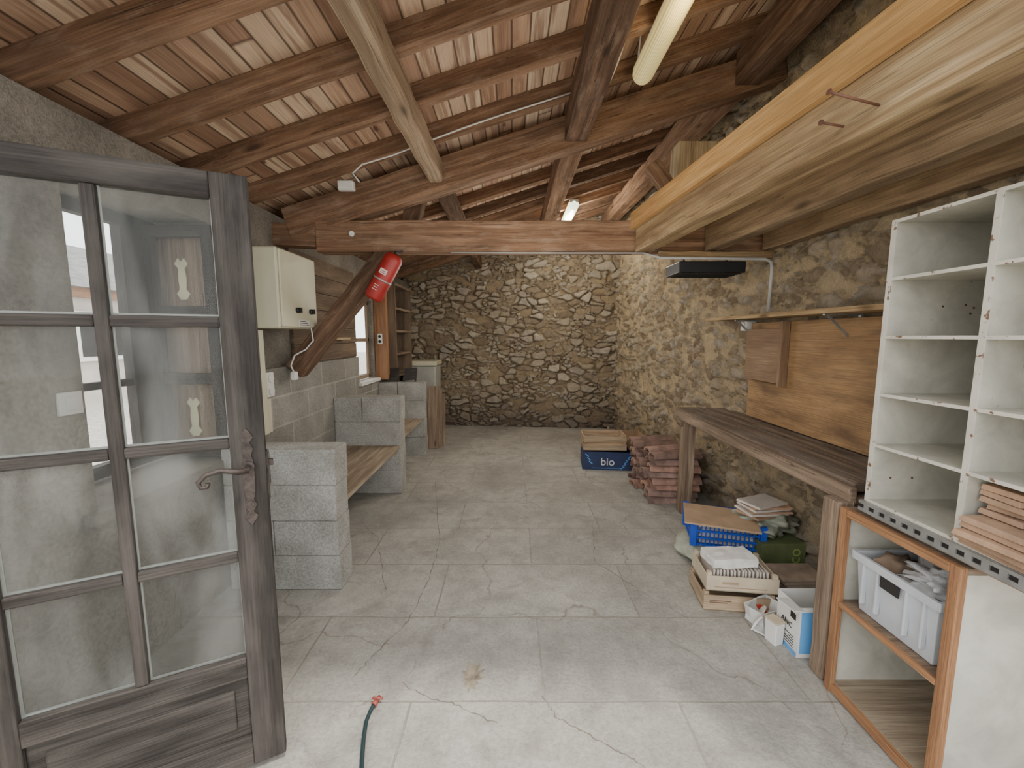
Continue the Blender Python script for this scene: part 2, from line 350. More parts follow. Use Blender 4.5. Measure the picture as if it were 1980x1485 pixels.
    def build(s, name, m, parent=None, bev=0.0, local=False, recenter=True):
        bmesh.ops.recalc_face_normals(s.bm, faces=s.bm.faces)
        me = bpy.data.meshes.new(name); s.bm.to_mesh(me); s.bm.free(); me.materials.append(m if not isinstance(m, str) else M[m])
        o = bpy.data.objects.new(name, me); col.objects.link(o)
        if parent is not None:
            o.parent = parent
            if not local: o.matrix_parent_inverse = (Matrix.Translation(parent.location)@parent.rotation_euler.to_matrix().to_4x4()).inverted()
        elif recenter:
            xs = [v.co for v in me.vertices]
            c = Vector(((min(v.x for v in xs)+max(v.x for v in xs))/2, (min(v.y for v in xs)+max(v.y for v in xs))/2, min(v.z for v in xs)))
            me.transform(Matrix.Translation(-c)); o.location = c
        if bev:
            b = o.modifiers.new('bevel', 'BEVEL'); b.width = bev; b.segments = 2; b.limit_method = 'ANGLE'
        return o
def tag(o, label, cat, group=None, kind=None):
    o['label'] = label
    if cat: o['category'] = cat
    if group: o['group'] = group
    if kind: o['kind'] = kind
    return o
def struct(o): o['kind'] = 'structure'; return o
def thing(name, label, cat, loc=(0, 0, 0), rz=0.0, group=None):
    o = bpy.data.objects.new(name, None); col.objects.link(o); o.empty_display_size = .1
    o.location = loc; o.rotation_euler = (0, 0, rz)
    if label: tag(o, label, cat, group)
    return o
def text(body, size, m, name, parent, loc, rot):
    cu = bpy.data.curves.new(name, 'FONT'); cu.body = body; cu.size = size; cu.extrude = .0008; cu.align_x = 'CENTER'; cu.align_y = 'CENTER'
    t = bpy.data.objects.new('tmp', cu); col.objects.link(t); bpy.context.view_layer.update()
    me = bpy.data.meshes.new_from_object(t.evaluated_get(bpy.context.evaluated_depsgraph_get())); bpy.data.objects.remove(t)
    me.transform(Matrix.Translation(loc)@rot.to_4x4()); me.materials.clear(); me.materials.append(M[m])
    o = bpy.data.objects.new(name, me); col.objects.link(o); o.parent = parent
    o.matrix_parent_inverse = (Matrix.Translation(parent.location)@parent.rotation_euler.to_matrix().to_4x4()).inverted()
    return o

# ------------------------------------------------------------ setting
fl = MB().b2(-2.0, 2.2, -1.2, 7.0, -.15, 0).build('floor', 'floor', recenter=False); struct(fl)
def ribbon(pts, w, name, m, parent):
    mb = MB(); P = []
    for (a, b) in zip(pts, pts[1:]):
        k = 10
        for i in range(k): P.append(a.lerp(b, i/k))
    P.append(pts[-1]); L = []
    for i, p in enumerate(P):
        d = (P[min(i+1, len(P)-1)]-P[max(i-1, 0)]).normalized(); n = Vector((-d.y, d.x, 0))
        j = n*random.uniform(-.006, .006); ww = w*random.uniform(.2, 1.2)
        L.append((mb.bm.verts.new(p+j+n*ww/2), mb.bm.verts.new(p+j-n*ww/2)))
    for a, b in zip(L, L[1:]): mb.bm.faces.new([a[0], a[1], b[1], b[0]])
    return mb.build(name, m, parent)
for pts in ([(1050, 1345), (1075, 1385), (1120, 1410), (1190, 1450), (1250, 1484)], [(1145, 1010), (1150, 1085), (1250, 1150), (1330, 1195)],
            [(680, 1310), (720, 1270), (790, 1200), (830, 1120), (850, 1050), (842, 930)], [(775, 1320), (830, 1350), (880, 1362), (960, 1400)],
            [(700, 1010), (730, 1040), (745, 1140)]):
    ribbon([PZ(a, b, .0012) for a, b in pts], .0045, 'crack', 'crack', fl)
mb = MB(); c = PZ(912, 1308, .0012)
vs = [mb.bm.verts.new(c+Vector((math.cos(a)*.055, math.sin(a)*.075, 0))*(.5+.8*random.random())) for a in [i*2*math.pi/26 for i in range(26)]]
mb.bm.faces.new(vs); mb.build('worn_patch', 'patch', fl)

# displaced stone sheets: squarish cells, small stones filling between the large ones
def cell(q):
    dist, pts = noise.voronoi(q, distance_metric='MINKOVSKY', exponent=3.0)
    cp = pts[0]
    return dist[1]-dist[0], (math.sin(cp.x*127.1+cp.y*311.7+cp.z*74.7)*43758.5) % 1, (math.sin(cp.x*27.1+cp.y*91.7+cp.z*14.7)*9758.5) % 1
def stone_sheet(name, m, fpt, ftop, L, res, sx, sz, thr, seed, parent=None, hol=1.0, rel=1.0):
    bm = bmesh.new(); cl = bm.verts.layers.float_color.new('stone')
    nu = int(L/res); nz = int(3.75/res); rows = []
    for j in range(nz+1):
        row = []
        for i in range(nu+1):
            u = L*i/nu; base, nrm = fpt(u); top = ftop(u); z = top*j/nz
            wp = noise.noise_vector(Vector((u*7, z*7, 7)))*.28+noise.noise_vector(Vector((u*1.5, z*1.5, 2)))*.8
            e, hsh, h2 = cell(Vector((u*sx, z*sz, seed))+wp)
            hgt = 1.0
            if h2 < .36:
                e, hsh, h3 = cell(Vector((u*sx*1.9, z*sz*1.8, seed+9))+wp*1.6); hgt = .6
                if h3 < thr: hgt = .06
            elif h2 > 1-thr*.8: hgt = .08
            k = max(0, min(1, (e-.04)/.13)); k = k*k*(3-2*k)
            dsp = (k*hgt*(.016+.036*hsh)+.012*noise.noise(Vector((u*9, z*9, 1)))+.005*noise.noise(Vector((u*28, z*28, 1))))*rel+.03*noise.noise(Vector((u*.8, z*.8, 1)))
            hole = max(0, .085-e)/.085*(1 if noise.noise(Vector((u*2.2, z*2.2, 30))) > -.1 else .25)*(1 if hgt > .1 else .1)*hol
            dsp -= hole*.02
            v = bm.verts.new(base+nrm*dsp+Vector((0, 0, z))); v[cl] = (hsh, k*(1 if hgt > .1 else .05), hole, 1); row.append(v)
        rows.append(row)
    for A, B in zip(rows, rows[1:]):
        for i in range(nu):
            f = bm.faces.new([A[i], A[i+1], B[i+1], B[i]]); f.smooth = True
    me = bpy.data.meshes.new(name); bm.to_mesh(me); bm.free(); me.materials.append(M[m])
    o = bpy.data.objects.new(name, me); col.objects.link(o); struct(o)
    if parent: o.parent = parent
    return o
wb = MB(); wb.prism([(-2.0, YB(-2)+.06, 0), (2.0, YB(2)+.06, 0), (2.0, YB(2)+.06, RB(2)+.1), (-2.0, YB(-2)+.06, RB(-2)+.1)], (0, .3, 0)); o = wb.build('wall_back', 'rough', recenter=False); struct(o)
stone_sheet('stone_facing', 'stoneback', lambda u: (Vector((1.78-u, YB(1.78-u), 0)), Vector((-.09, -1, 0)).normalized()), lambda u: RB(1.78-u)+.1, 3.5, .0135, 5.3, 10.2, .1, 3.3, o, .95, 1.15)
wr = MB(); wr.prism([(XR(.5)+.06, .5, 0), (XR(.5)+.4, .5, 0), (XR(7)+.45, 7, 0), (XR(7)+.06, 7, 0)], (0, 0, RB(1.8)+.1)); o = wr.build('wall_right', 'rough', recenter=False); struct(o)
stone_sheet('stone_facing', 'stoneright', lambda u: (Vector((XR(.5+u), .5+u, 0)), Vector((-1, -.05, 0)).normalized()), lambda u: RB(XR(.5+u))+.1, 6.1, .016, 6.6, 11.5, .24, 5.1, o, .75, 1.1)
# left wall with two openings
wl = MB()
def wz(y0, y1, z0, z1, x0=-2.0, x1=-1.65): wl.b2(x0, x1, y0, y1, z0, z1)
TOPL = 2.29
wz(.85, 1.58, 0, TOPL); wz(1.58, 2.32, 0, .76); wz(1.58, 2.32, 2.06, TOPL); wz(2.32, 4.38, 0, TOPL); wz(4.38, 4.92, 0, .95); wz(4.38, 4.92, 1.86, TOPL)
wz(4.92, 6.4, 0, .95); wz(4.92, 6.4, 1.86, TOPL); wz(4.92, 6.4, .95, 1.86, -1.72); wz(6.4, 6.95, 0, TOPL)  # outer wall left open past the second window, shaped to brighten its daylight
o = wl.build('wall_left', 'rough', recenter=False); struct(o)
MB().b2(-1.65, -1.615, 2.6, 4.36, 0, 1.235).build('block_course', 'wallblock', o)
MB().b2(-1.65, -1.615, 4.36, 5.6, 0, .94).build('block_course', 'wallblock', o)
wf = MB(); wf.b2(-2.0, -1.45, .70, .86, 0, RB(-1.9)); wf.b2(1.86, 2.3, .35, .5, 0, 2.6)
wf.prism([(-1.45, .70, 2.40), (2.3, .70, 2.40), (2.3, .70, RB(2.3)+.1), (-1.45, .70, RB(-1.45)+.1)], (0, .16, 0))
o = wf.build('wall_front', 'rough', recenter=False); struct(o)
x0, x1 = -2.25, 2.4; hh = .1
cm = MB(); cm.prism([(x0, .7, RB(x0)+hh), (x1, .7, RB(x1)+hh), (x1, .7, RB(x1)+hh+.06), (x0, .7, RB(x0)+hh+.06)], (0, 6.4, 0))
struct(cm.build('ceiling', 'boards', recenter=False))

# window 1 (seen through the open door)
wn = thing('window_1', None, None, (-1.82, 1.9, .76)); struct(wn)
mb = MB(); mb.b2(-1.99, -1.94, 1.58, 1.62, .78, 2.06); mb.b2(-1.99, -1.94, 2.12, 2.32, .78, 2.06); mb.b2(-1.99, -1.94, 1.58, 2.32, 2.0, 2.06); mb.b2(-1.99, -1.94, 1.58, 2.32, .78, .84)
mb.b2(-1.985, -1.95, 1.62, 2.12, 1.20, 1.235)
mb.build('window_frame', 'doorwood', wn)
mb = MB(); mb.b2(-2.02, -1.60, 1.52, 2.36, .72, .765); mb.build('window_sill', 'rough', wn)
cs = MB(); X0, X1, Yc = -1.95, -1.58, 2.26
for a, b in ((X0, X0+.055), (X1-.055, X1)): cs.b2(a, b, Yc-.02, Yc+.02, .80, 2.03)
for z in (.80, 1.19, 1.55, 1.97): cs.b2(X0, X1, Yc-.018, Yc+.018, z, z+.06)
cs = cs.build('casement', 'doorwood', wn, .003)
for z0, z1 in ((.86, 1.19), (1.25, 1.55), (1.61, 1.97)): MB().b2(X0+.055, X1-.055, Yc-.003, Yc+.003, z0, z1).build('pane', 'clearglass', cs)
MB().b2(-1.92, -1.66, 2.305, 2.319, .80, 2.04).build('reveal_board', 'benchleg', wn)
for z in (1.0, 1.76):
    pr = [(-.016, -.11), (.016, -.11), (.036, -.08), (.017, -.055), (.022, 0), (.017, .055), (.036, .08), (.016, .11), (0, .09), (-.016, .11), (-.036, .08), (-.017, .055), (-.022, 0), (-.017, -.055), (-.036, -.08)]
    MB().prism([(-1.79+a, 2.296, z+b) for a, b in pr], (0, .006, 0)).build('strap_hinge', 'yellowhinge', wn)
# window 2
wn = thing('window_2', None, None, (-1.82, 4.65, .95)); struct(wn)
mb = MB()
for a, b in ((4.38, 4.42), (4.88, 4.92)): mb.b2(-1.72, -1.69, a, b, .97, 1.86)
for z in (.97, 1.39, 1.81): mb.b2(-1.72, -1.69, 4.38, 4.92, z, z+.04)
f2 = mb.build('window_frame', 'benchleg', wn, .003)
MB().b2(-1.71, -1.708, 4.4, 4.9, 1.0, 1.83).build('pane', 'clearglass', f2)
MB().b2(-2.0, -1.58, 4.34, 4.96, .925, .96).build('window_sill', 'plaster', wn, .004)
# the open door
dr = thing('door_1', 'dark glazed entrance door with eight panes standing open', None, (-1.418, .965, 0), math.radians(27)); struct(dr)
mb = MB(); T = .021
mb.b2(0, .10, -T, T, .03, 1.915); mb.b2(.617, .71, -T, T, .03, 1.915)
mb.b2(.1, .617, -T, T, 1.843, 1.915); mb.b2(.1, .617, -T, T, .345, .42); mb.b2(.1, .617, -T, T, .03, .135)
fr = mb.build('door_frame', 'doorwood', dr, .004, True)
mb = MB(); mb.b2(.34, .372, -.016, .016, .42, 1.843)
rows = [(1.508, 1.843), (1.141, 1.476), (.774, 1.109), (.42, .742)]
for a, b in ((1.476, 1.508), (1.109, 1.141), (.742, .774)):
    mb.b2(.1, .34, -.016, .016, a, b); mb.b2(.372, .617, -.016, .016, a, b)
mb.build('muntin', 'doorwood', dr, .005, True)
for a, b in rows:
    for c, d in ((.1, .34), (.372, .617)):
        MB().b2(c, d, -.002, .002, a, b).build('pane', 'glass', dr, 0, True)
        pb_ = MB(); pb_.b2(c, d, .002, .007, a, a+.006); pb_.b2(c, c+.004, .002, .007, a+.006, b); pb_.b2(d-.004, d, .002, .007, a+.006, b); pb_.build('putty_bead', 'binplastic', dr, 0, True)
mb = MB(); mb.b2(.1, .617, -.008, .008, .135, .345); mb.box((.3585, 0, .24), (.44, .03, .14)); mb.build('bottom_panel', 'doorwood', dr, .006, True)
pr = [(0, -.155), (.01, -.14), (.018, -.125), (.006, -.11), (.016, -.09), (.009, -.07), (.014, -.05), (.016, .0), (.014, .05), (.009, .07), (.016, .09), (.006, .11), (.018, .125), (.01, .14), (0, .155)]
pr = pr+[(-a, b) for a, b in pr[::-1][1:-1]]
pl = MB().prism([(.662+a, -T-.004, 1.015+b) for a, b in pr], (0, .004, 0))
pl.cyl((.662, -T, 1.05), (.662, -T-.012, 1.05), .018); pl.cyl((.662, -T, .93), (.662, -T-.008, .93), .010)
pl.build('handle_plate', 'iron', dr, 0, True)
pts = [(.662, -T, 1.05), (.662, -T-.05, 1.05), (.645, -T-.06, 1.052), (.60, -T-.06, 1.062), (.565, -T-.06, 1.055), (.545, -T-.06, 1.035), (.55, -T-.06, 1.018), (.565, -T-.06, 1.018), (.568, -T-.06, 1.03)]
MB().tube(pts, [.009, .009, .009, .007, .007, .007, .006, .006, .007]).build('door_handle', 'iron', dr, 0, True)
mb = MB(); mb.b2(.71, .714, -.012, .012, .93, 1.09); mb.b2(.71, .728, -.006, .006, 1.04, 1.06); mb.build('latch', 'iron', dr, 0, True)
for z in (.3, 1.65): MB().cyl((0, -T-.004, z-.05), (0, -T-.004, z+.05), .009).build('hinge', 'iron', dr, 0, True)

# ------------------------------------------------------------ roof timbers
def tb(name, p0, p1, w, h, m, label, cat='beam', group=None, seg=10, jit=.003, bev=.006):
    return tag(MB().beam(p0, p1, w, h, seg, jit).build(name, m, bev=bev), label, cat, group)
ys = [1.1, 1.52, 1.94, 2.35, 2.77]; od = ['nearest the entrance, partly out of view', 'second from the entrance', 'third from the entrance', 'fourth from the entrance', 'just before the truss, carrying the cable']
for y, w_ in zip(ys, od):
    tb('rafter', (-2.1, y, RB(-2.1)+.05), (2.0, y, RB(2.0)+.05), .075, .1, 'beam' if y != 1.1 else 'beamdark', 'brown sloping roof rafter '+w_, 'rafter', 'roof rafters')
for i in range(8):
    y = 3.25+i*.43
    tb('rafter', (-2.1, y, RB(-2.1)+.05), (2.0, y, RB(2.0)+.05), .07, .1, 'beamdark' if i % 3 == 0 else 'beam', 'brown sloping roof rafter beyond the truss', 'rafter', 'rafters beyond the truss')
def pb(x): return 2.265+.308*(x+1.05)
tb('principal_rafter', (-1.55, 3.0, pb(-1.55)+.105), (1.8, 3.0, pb(1.8)+.105), .12, .215, 'beam', 'thick brown sloping truss beam above the horizontal tie beam', 'beam', None, 20)
mb = MB(); mb.beam((-1.66, 3.0, 2.155), (-1.35, 3.0, 2.14), .11, .15, 3, .001); mb.beam((-1.35, 3.0, 2.135), (.86, 3.0, 2.135), .12, .21, 14, .0015); mb.beam((.86, 3.0, 2.135), (1.83, 3.0, 2.135), .12, .2, 4, .001)
tie = tag(mb.build('tie_beam', 'beam', bev=.006), 'horizontal brown tie beam crossing the room below the sloping truss beam', 'beam')
MB().cyl(PY(680, 452, 2.945), PY(680, 452, 2.925), .018).build('bolt_head', 'steel', tie)
tb('purlin', (-.54, .88, 2.575), (-.52, 2.94, 2.555), .10, .15, 'oldpale', 'pale old rough timber running lengthwise under the rafters, ending at the truss', 'beam', None, 16, .006, .02)
tb('purlin', (-.52, 3.07, 2.57), (-.52, 6.6, 2.57), .1, .15, 'beamdark', 'brown lengthwise roof timber left of centre behind the truss', 'beam')
tb('purlin', (.43, .88, 2.845), (.43, 2.94, 2.845), .15, .2, 'beamdark', 'dark brown lengthwise roof timber beside the near tube light', 'beam')
tb('purlin', (.43, 3.07, 2.845), (.43, 6.55, 2.845), .15, .2, 'beam', 'brown lengthwise roof timber behind the truss beside the far tube light', 'beam')
tb('purlin', (1.55, .88, 3.195), (1.55, 2.94, 3.195), .16, .2, 'beamdark', 'dark lengthwise timber high along the right stone wall, before the truss', 'beam')
tb('purlin', (1.5, 3.07, 3.17), (1.42, 6.45, 3.17), .16, .2, 'beam', 'dark lengthwise timber high along the right stone wall, behind the truss', 'beam')
tb('truss_brace', (-1.57, 3.0, 1.20), (-.86, 3.0, 2.03), .11, .14, 'beamdark', 'dark diagonal brace carrying the red extinguisher beside the left wall', 'brace', None, 8, .004, .012)
tb('strut', (-.80, 3.14, 2.1), (-.62, 3.14, 2.62), .09, .12, 'beamdark', 'short dark strut rising behind the sloping truss beam', 'brace')
tb('strut', (1.00, 3.14, 2.68), (1.22, 3.14, 2.40), .08, .10, 'beam', 'short reddish diagonal strut behind the loft joists', 'brace')
tag(MB().beam((1.37, 3.26, 2.24), (1.37, 3.26, 2.86), .16, .32, 4, .003, Vector((1, 0, 0))).build('timber_block', 'pine', bev=.004), 'pale sawn timber block standing above the orange loft edge strip', 'block')
# loft joists
j1 = tb('loft_joist', (.90, 2.93, 2.115), (1.08, .87, 2.115), .11, .18, 'joist', 'pale sawn loft joist with two long nails, beside the orange strip', 'joist', None, 10, .002, .004)
for a, b in (((1688, 206), (1604, 178)), ((1626, 247), (1588, 237))):
    q0 = PZ(*a, 2.07); q1 = O+ray(*b)*((q0.y-.03)/ray(*b).y)
    mbn = MB().cyl(q0+Vector((.03, 0, -.0)), q1, .0035, n=7); mbn.cyl(q1, q1+(q1-q0).normalized()*.003, .008, n=8); mbn.build('nail', 'nail', j1)
tb('loft_joist', (1.37, 2.93, 2.13), (1.45, .87, 2.13), .10, .2, 'joistdark', 'weathered grey brown loft joist, middle of the three', 'joist')
tb('loft_joist', (1.735, 2.9, 2.13), (1.80, .87, 2.13), .07, .2, 'joistdark', 'loft joist running tight along the stone wall above the white pigeonhole shelf', 'joist')
tb('edge_strip', (.828, 2.95, 2.235), (1.003, .87, 2.235), .03, .11, 'lath', 'bright orange sawn strip along the loft edge', 'strip', None, 6, .001, .002)
tb('ledger', (1.0, 2.9, 2.0), (1.78, 2.9, 2.0), .05, .045, 'joist', 'thin pale ledger board under the joist ends above the black heater', 'ledger')

# ------------------------------------------------------------ light fixtures and wiring
def fixture(loc, L, m, label):
    t = thing('tube_light', label, 'light', loc, 0, None)
    MB().box((0, 0, .092), (.10, L, .036)).build('housing', 'plastic', t, .004, True)
    h = L/2
    ys_ = [-h, -h+.006, -h+.02, -h+.05, h-.05, h-.02, h-.006, h]; rs = [.03, .045, .056, .062, .062, .056, .045, .03]
    MB().tube([(0, y, .058) for y in ys_], rs, 28).build('diffuser', m, t, 0, True)
    return t
fixture((.77, 2.03, 2.93), 1.27, 'tubewarm', 'near long ribbed tube light with yellowed diffuser under the roof boards')
fixture((.72, 5.6, 2.92), 1.2, 'tubewhite', 'far small tube light glowing white beyond the truss')
def jbox(c, s, rot, label):
    t = thing('junction_box', label, 'junction box', c, rot)
    MB().box((0, 0, 0), s).build('body', 'plastic', t, .006, True)
    MB().box((0, -s[1]/2-.006, 0), (s[0]*.88, .012, s[2]*.88)).build('cover', 'plastic', t, .004, True)
    return t
Yc = 2.715
jbox(PY(1124, 177, Yc), (.10, .04, .10), 0, 'square white junction box on the rafter near the tube light')
jbox(PY(670, 360, Yc), (.10, .04, .055), 0, 'small white junction box on the rafter above the tie beam left end')
pts = [PY(a, b, Yc) for a, b in ((695, 352), (682, 335), (700, 318), (760, 300), (830, 272), (900, 246), (970, 222), (1040, 200), (1108, 178))]
tag(MB().tube(pts, .005).build('cable', 'plastic'), 'white cable clipped along the rafter between two junction boxes', 'cable')
pts = [PY(1138, 180, 2.7), PY(1150, 208, 2.68), PY(1170, 180, 2.66), PY(1195, 120, 2.6), PY(1215, 60, 2.55), PY(1232, 15, 2.5), PY(1242, 12, 2.48), PY(1240, 60, 2.5), PY(1232, 130, 2.6), PX(1245, 120, .78)]
tag(MB().tube(pts, .005).build('cable', 'plastic'), 'white cable looping from the junction box up to the near tube light', 'cable')
tag(MB().tube([(-.42, 2.93, 2.022), (.4, 2.93, 2.02), (.9, 2.92, 2.018), (1.0, 2.86, 1.975), (1.70, 2.86, 1.968), (1.75, 2.87, 1.95), (1.76, 2.87, 1.90), (1.755, 2.87, 1.62)], [.005, .005, .005, .009, .011, .011, .011, .011]).build('conduit', 'conduit'), 'grey conduit under the tie beam bending down the stone wall', 'conduit')
t = thing('wall_socket', 'white socket under the wall shelf at the end of the conduit', 'socket', (1.75, 2.87, 1.5))
MB().b2(1.70, 1.775, 3.03, 3.11, 1.49, 1.56).build('body', 'plastic', t, .006); MB().cyl((1.70, 3.07, 1.53), (1.694, 3.07, 1.53), .025).build('socket_face', 'plastic', t)
t = thing('infrared_heater', 'black rectangular heater box hung under the ledger by the stone wall', 'heater', (1.35, 3.0, 1.88))
MB().box((1.35, 2.98, 1.915), (.45, .25, .075)).build('body', 'black', t, .006)
mb = MB()
for i in range(6): mb.box((1.35, 2.88+i*.035, 1.874), (.40, .008, .008))
mb.box((1.16, 2.97, 1.875), (.01, .19, .006)); mb.box((1.54, 2.97, 1.875), (.01, .19, .006))
mb.build('grille', 'dark', t)
for s in (-.15, .15): MB().cyl((1.35+s, 2.97, 1.95), (1.35+s, 2.97, 2.04), .006).build('hanger', 'black', t)

# ------------------------------------------------------------ left wall items
t = thing('electrical_cabinet', 'cream metal control box on the left wall beside the open door', 'control box', (-1.52, 2.75, 1.5))
MB().b2(-1.645, -1.42, 2.56, 3.03, 1.5, 1.99).build('body', 'cream', t, .012)
MB().b2(-1.42, -1.405, 2.57, 3.02, 1.51, 1.98).build('front_cover', 'cream', t, .006)
for y in (2.74, 2.92):
    k = MB().cyl((-1.405, y, 1.62), (-1.385, y, 1.62), .018); k.box((-1.38, y, 1.62), (.02, .008, .034)); k.build('knob', 'black', t)
lb = MB().b2(-1.405, -1.403, 2.76, 2.90, 1.515, 1.56).build('sticker', 'plastic', t)
for i in range(3): MB().b2(-1.403, -1.402, 2.77, 2.89-.02*i, 1.524+.012*i, 1.528+.012*i).build('print_line', 'black', lb)
t = thing('cable_trunking', 'white vertical plastic trunking below the cream control box', 'trunking', (-1.6, 2.55, .8))
MB().b2(-1.62, -1.55, 2.50, 2.60, .83, 1.49).build('trunk', 'cream', t, .006)
MB().b2(-1.615, -1.565, 2.62, 2.66, .83, 1.05).build('branch_duct', 'cream', t, .004)
t = thing('wall_socket', 'white double socket on the wall beside the trunking below the control box', 'socket', (-1.6, 2.65, 1.14))
MB().b2(-1.615, -1.56, 2.62, 2.70, 1.06, 1.22).build('body', 'plastic', t, .006)
for z in (1.10, 1.18): MB().cyl((-1.56, 2.66, z), (-1.552, 2.66, z), .026).build('socket_face', 'plastic', t)
tag(MB().tube([(-1.41, 2.93, 1.51), (-1.40, 2.93, 1.42), (-1.45, 2.92, 1.36), (-1.5, 2.86, 1.32), (-1.52, 2.84, 1.25), (-1.5, 2.84, 1.20)], .005).build('cable', 'plastic'), 'white cable hanging from the cream control box to a pale plug', 'cable')
tag(MB().b2(-1.52, -1.48, 2.82, 2.86, 1.15, 1.21).build('plug', 'plastic', bev=.01), 'pale plug hanging at the foot of the dark diagonal brace', 'plug')
p = PX(132, 780, -1.65); t = thing('light_switch', 'white switch plate on the cement wall, seen through the door glass', 'switch', p)
MB().box(p+Vector((.006, 0, 0)), (.012, .085, .085)).build('plate', 'plastic', t, .003); MB().box(p+Vector((.014, 0, 0)), (.008, .035, .05)).build('rocker', 'plastic', t, .002)
t = thing('plank_panel', 'dark grey brown plank panel on the left wall behind the brace', 'panel', (-1.62, 3.8, 1.25))
mb = MB()
for i in range(6): mb.b2(-1.648, -1.625, 3.1, 4.34, 1.245+i*.142, 1.245+i*.142+.139)
mb.build('planks', 'panel', t, .003)
tag(MB().b2(-1.625, -1.55, 3.45, 4.0, 1.42, 1.44).build('narrow_shelf', 'pine', bev=.002), 'small pale narrow shelf strip on the dark plank panel', 'shelf')
# extinguisher
a = Vector((.5, 0, .866)); c0 = PY(720, 578, 2.878)
t = thing('fire_extinguisher', 'red fire extinguisher strapped to the dark diagonal brace', 'fire extinguisher', c0)
MB().tube([c0, c0+a*.008, c0+a*.02, c0+a*.30, c0+a*.325, c0+a*.34], [.05, .060, .063, .063, .055, .03], 24).build('cylinder', 'red', t)
side = Vector((.866, 0, -.5)); R_ = Matrix((side, Vector((0, 1, 0)), a)).transposed()
lb = MB().box(c0+a*.20+Vector((0, -.0625, 0)), (.05, .004, .035), R_).build('label', 'whitetile', t)
for i in range(2): MB().box(c0+a*(.192+i*.012)+Vector((0, -.065, 0)), (.036-.004*(i % 2), .001, .004), R_).build('print_line', 'red', lb)
for i in range(3): MB().box(c0+a*(.07+i*.016)+Vector((0, -.0627, 0)), (.034-.008*(i % 2), .003, .004), R_).build('print_line', 'whitetile', t)
v = MB().cyl(c0+a*.34, c0+a*.36, .017); v.beam(c0+a*.36+Vector((-.02, 0, 0)), c0+a*.36+Vector((.04, 0, .005)), .016, .012); v.build('valve', 'iron', t)
MB().tube([c0+a*.140, c0+a*.152], .0645, 20).build('strap', 'steel', t)
# orange post and shelf niche
t = thing('orange_post', 'orange painted upright board beside the small left window', 'post', (-1.55, 5.05, .9))
MB().b2(-1.645, -1.5, 4.98, 5.06, .93, 2.05).build('board', 'orangewood', t, .003)
t2 = thing('wall_socket', 'pair of small white sockets on the orange upright board', 'socket', (-1.55, 4.97, 1.4))
MB().b2(-1.60, -1.55, 4.955, 4.98, 1.36, 1.48).build('body', 'plastic', t2, .003)
for z in (1.39, 1.45): MB().cyl((-1.575, 4.955, z), (-1.575, 4.95, z), .017).build('socket_face', 'black', t2)
t = thing('wooden_shelf_unit', 'narrow brown wooden shelf unit in the far left corner behind the orange board', 'shelf', (-1.55, 5.4, .9))
MB().b2(-1.645, -1.42, 5.10, 5.13, .95, 2.1).build('side_panel', 'panel', t); MB().b2(-1.645, -1.42, 5.85, 5.88, .95, 2.1).build('side_panel', 'panel', t)
for z in (.95, 1.22, 1.5, 1.78, 2.07): MB().b2(-1.645, -1.42, 5.13, 5.85, z, z+.025).build('shelf', 'benchleg', t)
MB().b2(-1.648, -1.64, 5.13, 5.85, .95, 2.1).build('back_panel', 'panel', t)

# concrete block piers and benches
def pier(x1, y0, th, n, ch, label, x0=-1.612):
    mb = MB()
    for i in range(n):
        L = x1-x0; z0 = i*ch
        dx = random.uniform(-.006, .006); dy = random.uniform(-.004, .004)
        if i % 2 == 0: mb.b2(x0, x1+dx, y0+dy, y0+th+dy, z0+.003, z0+ch-.003)
        else:
            mb.b2(x0, x0+L*.42-.003, y0+dy, y0+th+dy, z0+.003, z0+ch-.003); mb.b2(x0+L*.42+.003, x1+dx, y0+dy, y0+th+dy, z0+.003, z0+ch-.003)
        mb.b2(x0+.006, x1-.008, y0+.008, y0+th-.008, max(0, z0-.004), z0+.01)
    return tag(mb.build('block_pier', 'block', bev=.0025), label, 'block pier')
pier(-.985, 2.23, .17, 4, .2075, 'pale concrete block pier beside the open door, nearest of the three')
pier(-1.02, 3.70, .17, 4, .226, 'middle grey concrete block pier at the far end of the wooden bench seat')
pier(-1.07, 4.95, .17, 4, .225, 'far concrete block pier beside the small left window')
def plank(name, x0, x1, y0, y1, z, n, m, label):
    mb = MB(); w_ = (x1-x0)/n
    for i in range(n): mb.b2(x0+i*w_+.002, x0+(i+1)*w_-.002, y0, y1, z, z+.028)
    return tag(mb.build(name, m, bev=.003), label, 'bench seat')
plank('bench_seat', -1.61, -1.03, 2.402, 3.698, .43, 3, 'seat', 'weathered plank seat between the near and middle block piers')
plank('bench_seat', -1.61, -1.09, 3.872, 4.948, .43, 3, 'seat', 'weathered plank seat between the middle and far block piers')
tag(MB().b2(-1.60, -1.06, 2.402, 2.45, .38, .429).build('seat_batten', 'pine'), 'pine batten under the bench seat at the near block pier', 'batten')
tag(MB().b2(-1.60, -1.06, 3.65, 3.698, .38, .429).build('seat_batten', 'pine'), 'pine batten under the bench seat at the middle block pier', 'batten')
for i, (x, y, rz, dz) in enumerate(((-1.47, 5.05, .1, .0), (-1.25, 5.05, -.15, 0))):
    t = thing('slat_frame', ['dark folded wooden slat frame on the far pier, left one', 'dark folded wooden slat frame on the far pier, right one'][i], 'slat frame', (x, y, .902))
    mb = MB()
    for k in (-.07, .07): mb.beam((x+k, y-.03, .905), (x+k, y+.05, 1.06), .02, .02)
    for k in range(4): mb.beam((x-.08, y-.03+k*.025, .93+k*.036), (x+.08, y-.03+k*.025, .945+k*.036), .012, .035)
    mb.build('slats', 'darkwood', t)
